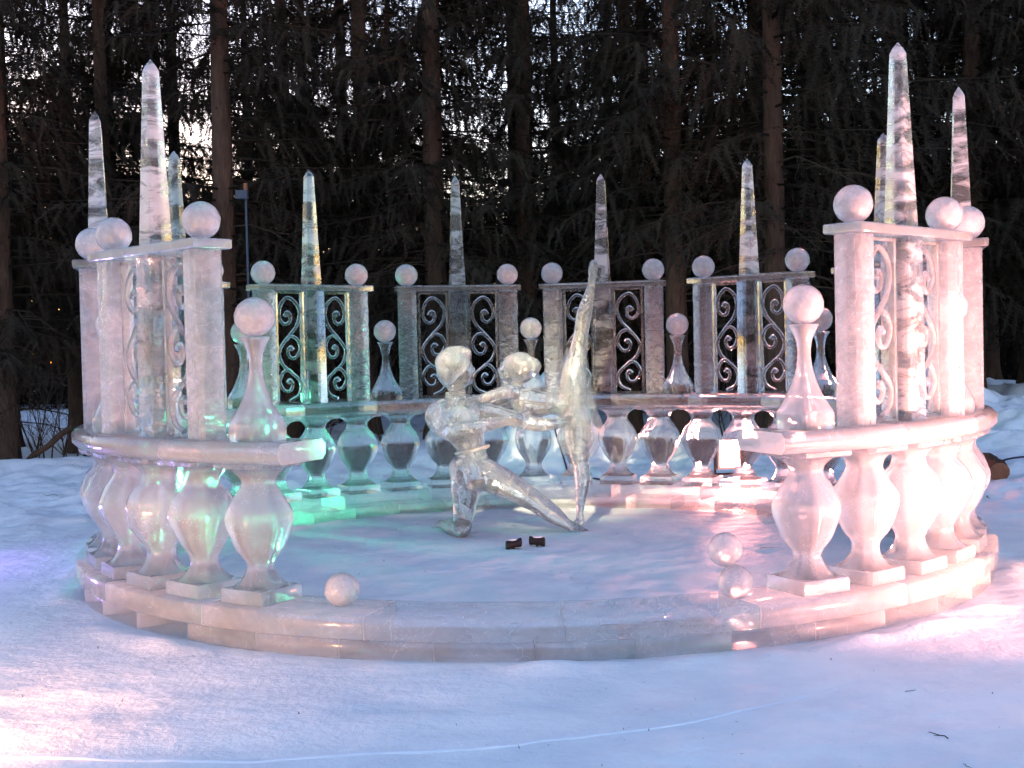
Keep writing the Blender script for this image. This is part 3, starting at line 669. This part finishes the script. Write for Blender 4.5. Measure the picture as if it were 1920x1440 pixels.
# ------------------------------------------------------------------ spruce forest
def sprig_template(rs, L=0.34, n=16, fat=1.0):
    """a hanging twig: flat needle tufts along a drooping axis, local frame x out, z down"""
    V = []; T = []
    for i in range(n):
        t = (i+0.6)/n; x = L*t; z = -0.30*L*t*t
        ln = fat*0.054*(1.1-0.55*t)
        for s in (-1, 1):
            a = s*(0.85+rs.uniform(-.25,.25)); w_ = 0.0115*fat
            b0 = np.array([x-w_, 0, z]); b1 = np.array([x+w_, 0, z])
            tip = np.array([x + ln*math.cos(a), ln*math.sin(a), z + rs.uniform(-.02,.015)])
            k0 = len(V); V += [b0, b1, tip]; T.append((k0, k0+1, k0+2))
    k0 = len(V); V += [np.array([0,-.004,0]), np.array([0,.004,0]), np.array([L*1.04,0,-.3*L])]; T.append((k0,k0+1,k0+2))
    return np.array(V), np.array(T)
def spruce_crown(seed, h0, h1, reach, dens=1.0, sc_=1.0, gap=0.26, nn=16, fat=1.0):
    rs = random.Random(seed); temps = [sprig_template(rs, n=nn, fat=fat) for _ in range(5)]
    Vs = []; Ts = []; nv = 0; BV = MB()
    h = h0
    while h < h1:
        f = (h-h0)/(h1-h0); Lm = reach*(1-f)**0.75*(0.75 if f < .06 else 1.0)
        for b in range(rs.choice((4, 5, 5, 6))):
            if rs.random() > dens: continue
            az = rs.uniform(0, 2*math.pi); L = Lm*rs.uniform(0.55, 1.1); droop = rs.uniform(0.25, 0.6)*(1-.5*f)
            if L < 0.25: continue
            if float(vnoise(np.array(az*1.1+seed*7.7), np.array(h*0.75), seed)) < gap: continue
            ca, sa = math.cos(az), math.sin(az); P = []
            m = max(4, int(L/0.16))
            for i in range(m+1):
                t = i/m; r = L*t; z = h + 0.10*L*t - droop*L*t*t + 0.16*L*t**4
                P.append(np.array([ca*r, sa*r, z]))
            BV.tube([P[0], P[m//2], P[-1]], [.018*L/reach+.006, .012, .004], 3)
            for i in range(1, m+1):
                t = i/m
                if t < 0.18: continue
                for s in (-1, 1):
                    if rs.random() < 0.12: continue
                    V0, T0 = temps[rs.randrange(5)]
                    S = sc_*1.45*rs.uniform(0.6, 1.25)*(1.15-0.5*t)
                    yaw = az + s*rs.uniform(0.45, 1.25); pit = rs.uniform(-1.25, -0.15); rl = rs.uniform(-.9, .9)
                    cy_, sy_ = math.cos(yaw), math.sin(yaw); cp, sp = math.cos(pit), math.sin(pit); cr, sr = math.cos(rl), math.sin(rl)
                    Rx = np.array([[1,0,0],[0,cr,-sr],[0,sr,cr]]); Ry = np.array([[cp,0,-sp],[0,1,0],[sp,0,cp]]); Rz = np.array([[cy_,-sy_,0],[sy_,cy_,0],[0,0,1]])
                    Vs.append((V0*S) @ (Rz@Ry@Rx).T + P[i]); Ts.append(T0+nv); nv += len(V0)
        h += rs.uniform(0.10, 0.22)*(1+.4*f)
    # branch wood
    Vb = np.array(BV.v); Tb = []
    for fc in BV.f:
        for i in range(1, len(fc)-1): Tb.append((fc[0], fc[i], fc[i+1]))
    Vs.append(Vb); Ts.append(np.array(Tb)+nv)
    return np.concatenate(Vs), np.concatenate(Ts)
def trunk_mesh(seed, r, H, n=14):
    rs = random.Random(seed); rings = []; mb = MB(); z = -0.3; bx = rs.uniform(-.02,.02); by = rs.uniform(-.02,.02)
    while True:
        f = max(0, z)/H; rr = r*(1-f)**0.8 + 0.01 + (0.09*r/.15)*math.exp(-max(0,z)/.22)
        ring = []
        for i in range(n):
            t = 2*math.pi*i/n; q_ = rr*(1+0.05*math.sin(3*t+z*.7+seed)+rs.uniform(-.035,.035))
            ring.append((q_*math.cos(t)+bx*z*.3, q_*math.sin(t)+by*z*.3, z))
        rings.append(ring)
        if z >= H: break
        z = min(H, z + (0.16 if z < 8 else .8))
    mb.loft(rings)
    for _ in range(60):                                   # broken branch stubs
        h = rs.uniform(.6, 7); a = rs.uniform(0, 6.28); l = rs.uniform(.03,.09); f = h/H; rr = r*(1-f)**.8
        mb.tube([(rr*.8*math.cos(a), rr*.8*math.sin(a), h), ((rr+l)*math.cos(a), (rr+l)*math.sin(a), h-.01)], [.012,.007], 5)
    return mb.mesh('trunk', [BARK], 60)
def dead_branches(seed, h0, h1, n, r):
    rs = random.Random(seed); mb = MB()
    for _ in range(n):
        h = rs.uniform(h0, h1); a = rs.uniform(0, 2*math.pi); L = rs.uniform(.7, 2.0); P = []
        for i in range(7):
            t = i/6; aa = a + .15*math.sin(3*t+h); P.append((L*t*math.cos(aa)+r*.6*math.cos(a), L*t*math.sin(aa)+r*.6*math.sin(a), h + .12*L*t - .45*L*t*t + rs.uniform(-.02,.02)))
        mb.tube(P, [.013*(1-t/7)+.002 for t in range(7)], 4)
        for j in range(rs.randrange(5, 10)):
            i = rs.randrange(2, 6); p0 = np.array(P[i]); b = a + rs.choice((-1,1))*rs.uniform(.4,1.1); l = rs.uniform(.2,.6)
            p1 = p0 + np.array([l*.5*math.cos(b), l*.5*math.sin(b), -.06*l]); p2 = p0 + np.array([l*math.cos(b), l*math.sin(b), -.4*l+rs.uniform(-.1,.1)])
            mb.tube([p0, p1, p2], [.005,.004,.002], 3)
    return mb.mesh('bare_branches', [TWIG], 60)
CROWNS = []
for s_, h0, h1, rc, dn in ((1, 1.5, 13, 2.5, 1.0), (2, 1.9, 14, 2.8, 1.0), (3, 1.1, 12, 2.3, 1.0), (4, 2.2, 14, 2.6, 1.0)):
    V_, T_ = spruce_crown(s_, h0, h1, rc, dn); CROWNS.append(mesh_tris('crown', V_, T_, [NEEDLE]))
TRUNKS = [trunk_mesh(11, .150, 16), trunk_mesh(12, .165, 17), trunk_mesh(13, .13, 15)]
DEAD = [dead_branches(21, .9, 3.6, 16, .14), dead_branches(22, 1.4, 4.2, 22, .14), dead_branches(23, .7, 3.0, 12, .13)]
def tree(u, Y, label, tr, cr, dd, ts=1.0, zs=1.0, rz=0.0, group=None, dz=0.0):
    p = at(u, 700, Y); e = empty('spruce_tree', (p[0], p[1], gz(p[0], p[1])-.03), rz)
    o = mobj('trunk', TRUNKS[tr], e); o.scale = (ts, ts, zs)
    o = mobj('crown', CROWNS[cr], e, (0, 0, dz)); o.scale = (zs, zs, zs)
    if dd is not None: mobj('bare_branches', DEAD[dd], e)
    tag(e, label, 'spruce', group)
    return e
FRONT = [
 (-150, 12, 'dark spruce just inside the left edge of the forest', 1, 0, 0, 1.0, 1.0),
 (14, 9.6, 'dark spruce whose trunk stands at the left edge of the picture', 2, 2, 2, 1.1, 1.0),
 (205, 12.5, 'dark spruce behind the first two ice screens on the left', 0, 1, 0, 1.0, 1.0),
 (300, 15, 'spruce rising straight behind the tallest left obelisk', 1, 3, None, 1.0, 1.05),
 (428, 8.6, 'thick brown spruce trunk beside the thin blue lamp pole', 1, 1, 0, 1.0, 1.0),
 (548, 11.5, 'dark spruce just left of the fourth obelisk from the left', 2, 0, 2, 1.0, 1.0),
 (690, 10.5, 'dark spruce midway between the fourth and fifth obelisks', 0, 3, 1, 1.0, 1.0),
 (822, 9.0, 'dark spruce just left of the fifth obelisk, behind the kneeling man', 1, 0, 1, 1.0, 1.0),
 (992, 10.0, 'dark spruce midway between the fifth and sixth obelisks, behind the woman', 0, 1, 0, 1.05, 1.0),
 (1185, 11.0, 'dark spruce just right of the sixth obelisk', 2, 2, 1, 1.0, 1.05),
 (1270, 8.3, 'reddish spruce trunk between the sixth and seventh obelisks', 0, 3, 1, 1.0, 1.0),
 (1426, 9.6, 'darker spruce trunk standing close behind the pink-lit trunk', 1, 0, 1, .9, 1.0),
 (1456, 7.4, 'pink-lit spruce trunk right of the seventh obelisk, brightest in the forest', 0, 1, 1, .95, 1.12),
 (1590, 11.5, 'dark spruce between the pink-lit trunk and the tallest right obelisk', 2, 2, 1, 1.0, 1.0),
 (1690, 10.0, 'dark spruce straight behind the tallest right obelisk', 1, 3, 0, 1.0, 1.0),
 (1828, 9.5, 'dark spruce just right of the ninth obelisk from the left', 0, 0, 1, 1.0, 1.0),
 (1935, 11.0, 'dark spruce at the right edge of the picture', 1, 1, 2, 1.0, 1.0),
 (2080, 9.0, 'dark spruce beyond the right edge, reaching branches into the picture', 0, 2, 1, 1.0, 1.0),
]
for i, (u, Y_, lab, tr, cr, dd, ts, zs) in enumerate(FRONT):
    tree(u, Y_, lab, tr, cr, dd, ts, zs, rz=i*1.37, dz={1456: .8, 1270: .6, 428: .3, 14: .8, 205: .6, -150: .6}.get(u, 0.0))
rs = random.Random(8)
for i in range(26):
    u = -350 + i*100 + rs.uniform(-35, 35); Y_ = rs.uniform(13.5, 24)
    tree(u, Y_, 'dark spruce standing deep in the forest behind the first row of trunks', i % 3, (i*7+1) % 4, None, 1.1, rs.uniform(.9, 1.2), rz=rs.uniform(0, 6), group='spruces deep in the forest', dz=0.8 if u < 260 else 0.0)
# far wood: one dark mass
V_, T_ = spruce_crown(77, .1, 9.5, 2.4, .7, 2.2, 0.0, 7, 1.7)
sel = np.random.RandomState(3)
keep = T_[sel.rand(len(T_)) < .17]; used, inv = np.unique(keep.ravel(), return_inverse=True)
Vk = V_[used]; Tk = inv.reshape(-1, 3)
AV = []; AT = []; nv = 0
for i in range(200):
    an = math.radians(-40 + 80*i/199 + rs.uniform(-1, 1)); dist = rs.uniform(27, 58) if an > math.radians(-15) else rs.uniform(44, 62); s_ = rs.uniform(.68, .92)*(dist/45)
    a_ = rs.uniform(0, 6.28); R_ = np.array([[math.cos(a_), -math.sin(a_), 0],[math.sin(a_), math.cos(a_), 0],[0,0,1]])
    AV.append((Vk*s_*np.array([1.25,1.25,1])) @ R_.T + np.array([dist*math.sin(an), -9 + dist*math.cos(an), -.2])); AT.append(Tk+nv); nv += len(Vk)
k2 = keep[sel.rand(len(keep)) < .45]; used, inv = np.unique(k2.ravel(), return_inverse=True); Vq = V_[used]; Tq = inv.reshape(-1, 3)
for i in range(170):                                   # the same wood closing round the clearing
    an = math.radians(40 + 280*i/169 + rs.uniform(-1, 1)); back = abs(math.degrees(an)-180) < 70
    dist = rs.uniform(60, 85) if back else rs.uniform(28, 55); s_ = rs.uniform(.75, 1.0)*(dist/50)
    a_ = rs.uniform(0, 6.28); R_ = np.array([[math.cos(a_), -math.sin(a_), 0],[math.sin(a_), math.cos(a_), 0],[0,0,1]])
    AV.append((Vq*s_*np.array([1.5,1.5,1])) @ R_.T + np.array([dist*math.sin(an), -6 + dist*math.cos(an), -.2])); AT.append(Tq+nv); nv += len(Vq)
tag(mobj('far_forest', mesh_tris('far_forest', np.concatenate(AV), np.concatenate(AT), [NEEDLE])), 'dark mass of distant spruces closing the view', kind='stuff')

# bare shrubs
def shrub_mesh(seed, H):
    rs = random.Random(seed); mb = MB()
    def grow(p, d, L, r, lev):
        P = [p]; q_ = np.array(p, float); dd = np.array(d, float)
        for i in range(4):
            dd = dd + np.array([rs.uniform(-.18,.18), rs.uniform(-.18,.18), rs.uniform(-.06,.10)]); dd /= np.linalg.norm(dd); q_ = q_ + dd*L/4; P.append(q_.copy())
        mb.tube(P, [r*(1-.15*i) for i in range(5)], 4 if lev == 0 else 3)
        if lev < 3:
            for j in range(rs.choice((3, 4, 5))):
                i = rs.randrange(1, 5); nd = dd + np.array([rs.uniform(-.8,.8), rs.uniform(-.8,.8), rs.uniform(-.1,.5)]); nd /= np.linalg.norm(nd)
                grow(P[i], nd, L*rs.uniform(.35,.6), r*.5, lev+1)
    for s in range(6):
        a = rs.uniform(0, 6.28); grow(np.array([.12*math.cos(a), .12*math.sin(a), -.05]), np.array([.3*math.cos(a), .3*math.sin(a), 1]), H*rs.uniform(.6,1), .013, 0)
    return mb.mesh('stems', [TWIG], 60)
SHR = [shrub_mesh(31, 1.5), shrub_mesh(32, 1.9), shrub_mesh(33, 1.2)]
for i, (u, Y_, s_, lab) in enumerate(((48, 9.4, 0, 'bare leafless shrub left of the ring beside the leaning log'), (92, 9.9, 1, 'tall bare shrub left of the ring above the leaning log'), (140, 9.2, 2, 'low bare shrub close to the left end of the ice ring'),
     (600, 8.4, 0, 'bare shrub seen through the back balusters left of the kneeling man'), (735, 8.8, 1, 'bare shrub behind the balusters, nearest the kneeling man'), (1375, 7.4, 2, 'bare shrub behind the lit pink floodlight'), (545, 9.5, 1, 'bare shrub behind the fourth ice screen from the left'))):
    p = at(u, 800, Y_); o = mobj('bare_shrub', SHR[s_], None, (p[0], p[1], gz(p[0], p[1])), None, (0, 0, i*1.1)); tag(o, lab, 'shrub', 'bare shrubs at the forest edge')

# logs, cables, cord, twigs
def log_obj(name, p0, p1, r, label, cut=True):
    P0, P1 = Vector(p0), Vector(p1); mb = MB(); n = 6
    mb.tube([P0.lerp(P1, i/n) + Vector((0, 0, .015*math.sin(i*1.7))) for i in range(n+1)], [r*(1+.06*math.sin(i*2.1)) for i in range(n+1)], 12)
    m = mb.mesh(name, [BARK, WOOD], 40)
    m.polygons[len(m.polygons)-1].material_index = 1; m.polygons[len(m.polygons)-2].material_index = 1
    return tag(mobj(name, m), label, 'log')
p = at(1862, 883, 3.4); g_ = gz(p[0], p[1])
log_obj('sawn_log', (p[0]+.02, p[1]-.12, max(g_+.06, p[2])), (p[0]+.12, p[1]+.55, max(g_+.10, p[2]+.05)), .10, 'short reddish sawn log in the snowbank right of the ring')
p0 = at(50, 872, 9.0); p1 = at(135, 800, 9.2)
log_obj('leaning_log', (p0[0], p0[1], gz(p0[0], p0[1])+.02), (p1[0], p1[1], p1[2]), .045, 'thin dark log leaning among the bare shrubs on the left')
mb = MB(); pts = [at(u, v, Y_) for u, v, Y_ in ((1930,856,3.2),(1905,858,3.3),(1885,862,3.35),(1868,868,3.45))]
mb.tube([(x, y, max(z, gz(x, y)+.012)) for x, y, z in catmull(pts, 4)], .010, 6)
mb2 = MB(); q0 = at(1367, 882, 4.7); pts = [(q0[0]+.05, q0[1]+.1), (q0[0]-.5, q0[1]+.25), (q0[0]-1.1, q0[1]+.1), (q0[0]-1.6, q0[1]+.6), (q0[0]-1.9, q0[1]+1.6)]
mb2.tube([(x, y, gz(x, y)+.012) for x, y in catmull(pts, 8)], .011, 6)
tag(mobj('power_cable', mb2.mesh('power_cable', [CABLE], 60)), 'dark cable trailing over the snow from the lit pink floodlight', 'cable')
tag(mobj('power_cable', mb.mesh('power_cable', [CABLE], 60)), 'dark blue cable running over the snowbank to the sawn log', 'cable')
cp = [atz(u, v) for u, v in ((-60,1408),(0,1412),(200,1420),(400,1422),(700,1413),(960,1402),(1200,1370),(1400,1331),(1540,1293),(1640,1272))]
cc = catmull(cp, 14); mb = MB(); mb.tube([(x, y, gz(x, y)+.001-.009*max(0, (i-70)/56)) for i, (x, y, _) in enumerate(cc)], .008, 6)
tag(mobj('barrier_cord', mb.mesh('barrier_cord', [ROPE], 60)), 'thin pale cord lying across the snow in the foreground', 'cord')
def twig_mesh(seed):
    rs = random.Random(seed); mb = MB(); P = [(0,0,.004)]; a = 0
    for i in range(5): a += rs.uniform(-.5,.5); P.append((P[-1][0]+.03*math.cos(a), P[-1][1]+.03*math.sin(a), rs.uniform(.003,.012)))
    mb.tube(P, [.003,.0032,.003,.0026,.002,.001], 4)
    if seed % 2: mb.tube([P[2], (P[2][0]+.02, P[2][1]+.03, .006)], [.002,.001], 4)
    return mb.mesh('twig', [TWIG], 60)
TW = [twig_mesh(s_) for s_ in range(4)]
TWS = [((1697,1296), .4, 'tiny curved twig on the snow right of the pale cord'), ((1778,1384), .7, 'bent dark twig on the snow near the lower right corner'), ((1806,1431), .4, 'small dark bark flake on the snow in the lower right corner'),
       ((1425,1028), .7, 'small dark twig on the snow inside the ring near the right end'), ((620,882), 2.6, 'dark twig on the snowbank behind the left balusters'), ((735,870), 2.6, 'forked twig on the snowbank behind the kneeling man'),
       ((150,931), 2.2, 'long dark stick on the snow left of the ring'), ((110,930), 1.4, 'short dark bark piece on the snow left of the ring'), ((1255,845), 3.2, 'long curved twig on the snowbank right of the woman'), ((1560,880), 2.0, 'small brown twig behind the right end of the handrail'), ((1850,936), 1.3, 'short twig in the snow beside the right outer edge of the ring')]
for i, ((u, v), s_, lab) in enumerate(TWS):
    p = atz(u, v)
    for _ in range(6): p = atz(u, v, gz(p[0], p[1])+.004)
    o = mobj('twig', TW[i % 4], None, (p[0], p[1], gz(p[0], p[1])), None, (0, 0, i*2.3)); o.scale = (s_, s_, s_); tag(o, lab, 'twig', 'twigs fallen on the snow')
rr = np.random.RandomState(5); V = []; T = []
for i in range(2600):
    if i < 1500: x, y = rr.uniform(-9, 9), rr.uniform(3.4, 9)
    else: x, y = rr.uniform(-6, 6), rr.uniform(-5.2, 9)
    if 2.7 < math.hypot(x, y) < 3.3: continue
    a_ = rr.uniform(0, 6.28); l = rr.uniform(.008, .05)*(0.5 if y < 3 else 1.0); w_ = rr.uniform(.0015, .006)*(0.6 if y < 3 else 1); z = gz(x, y)+.004
    c_, s_ = math.cos(a_), math.sin(a_); n0 = len(V)
    V += [(x-w_*s_, y+w_*c_, z), (x+w_*s_, y-w_*c_, z), (x+l*c_, y+l*s_, z+rr.uniform(0, .012))]; T.append((n0, n0+1, n0+2))
tag(mobj('needle_litter', mesh_tris('needle_litter', V, T, [TWIG])), 'needles and bark crumbs scattered on the snow', kind='stuff')
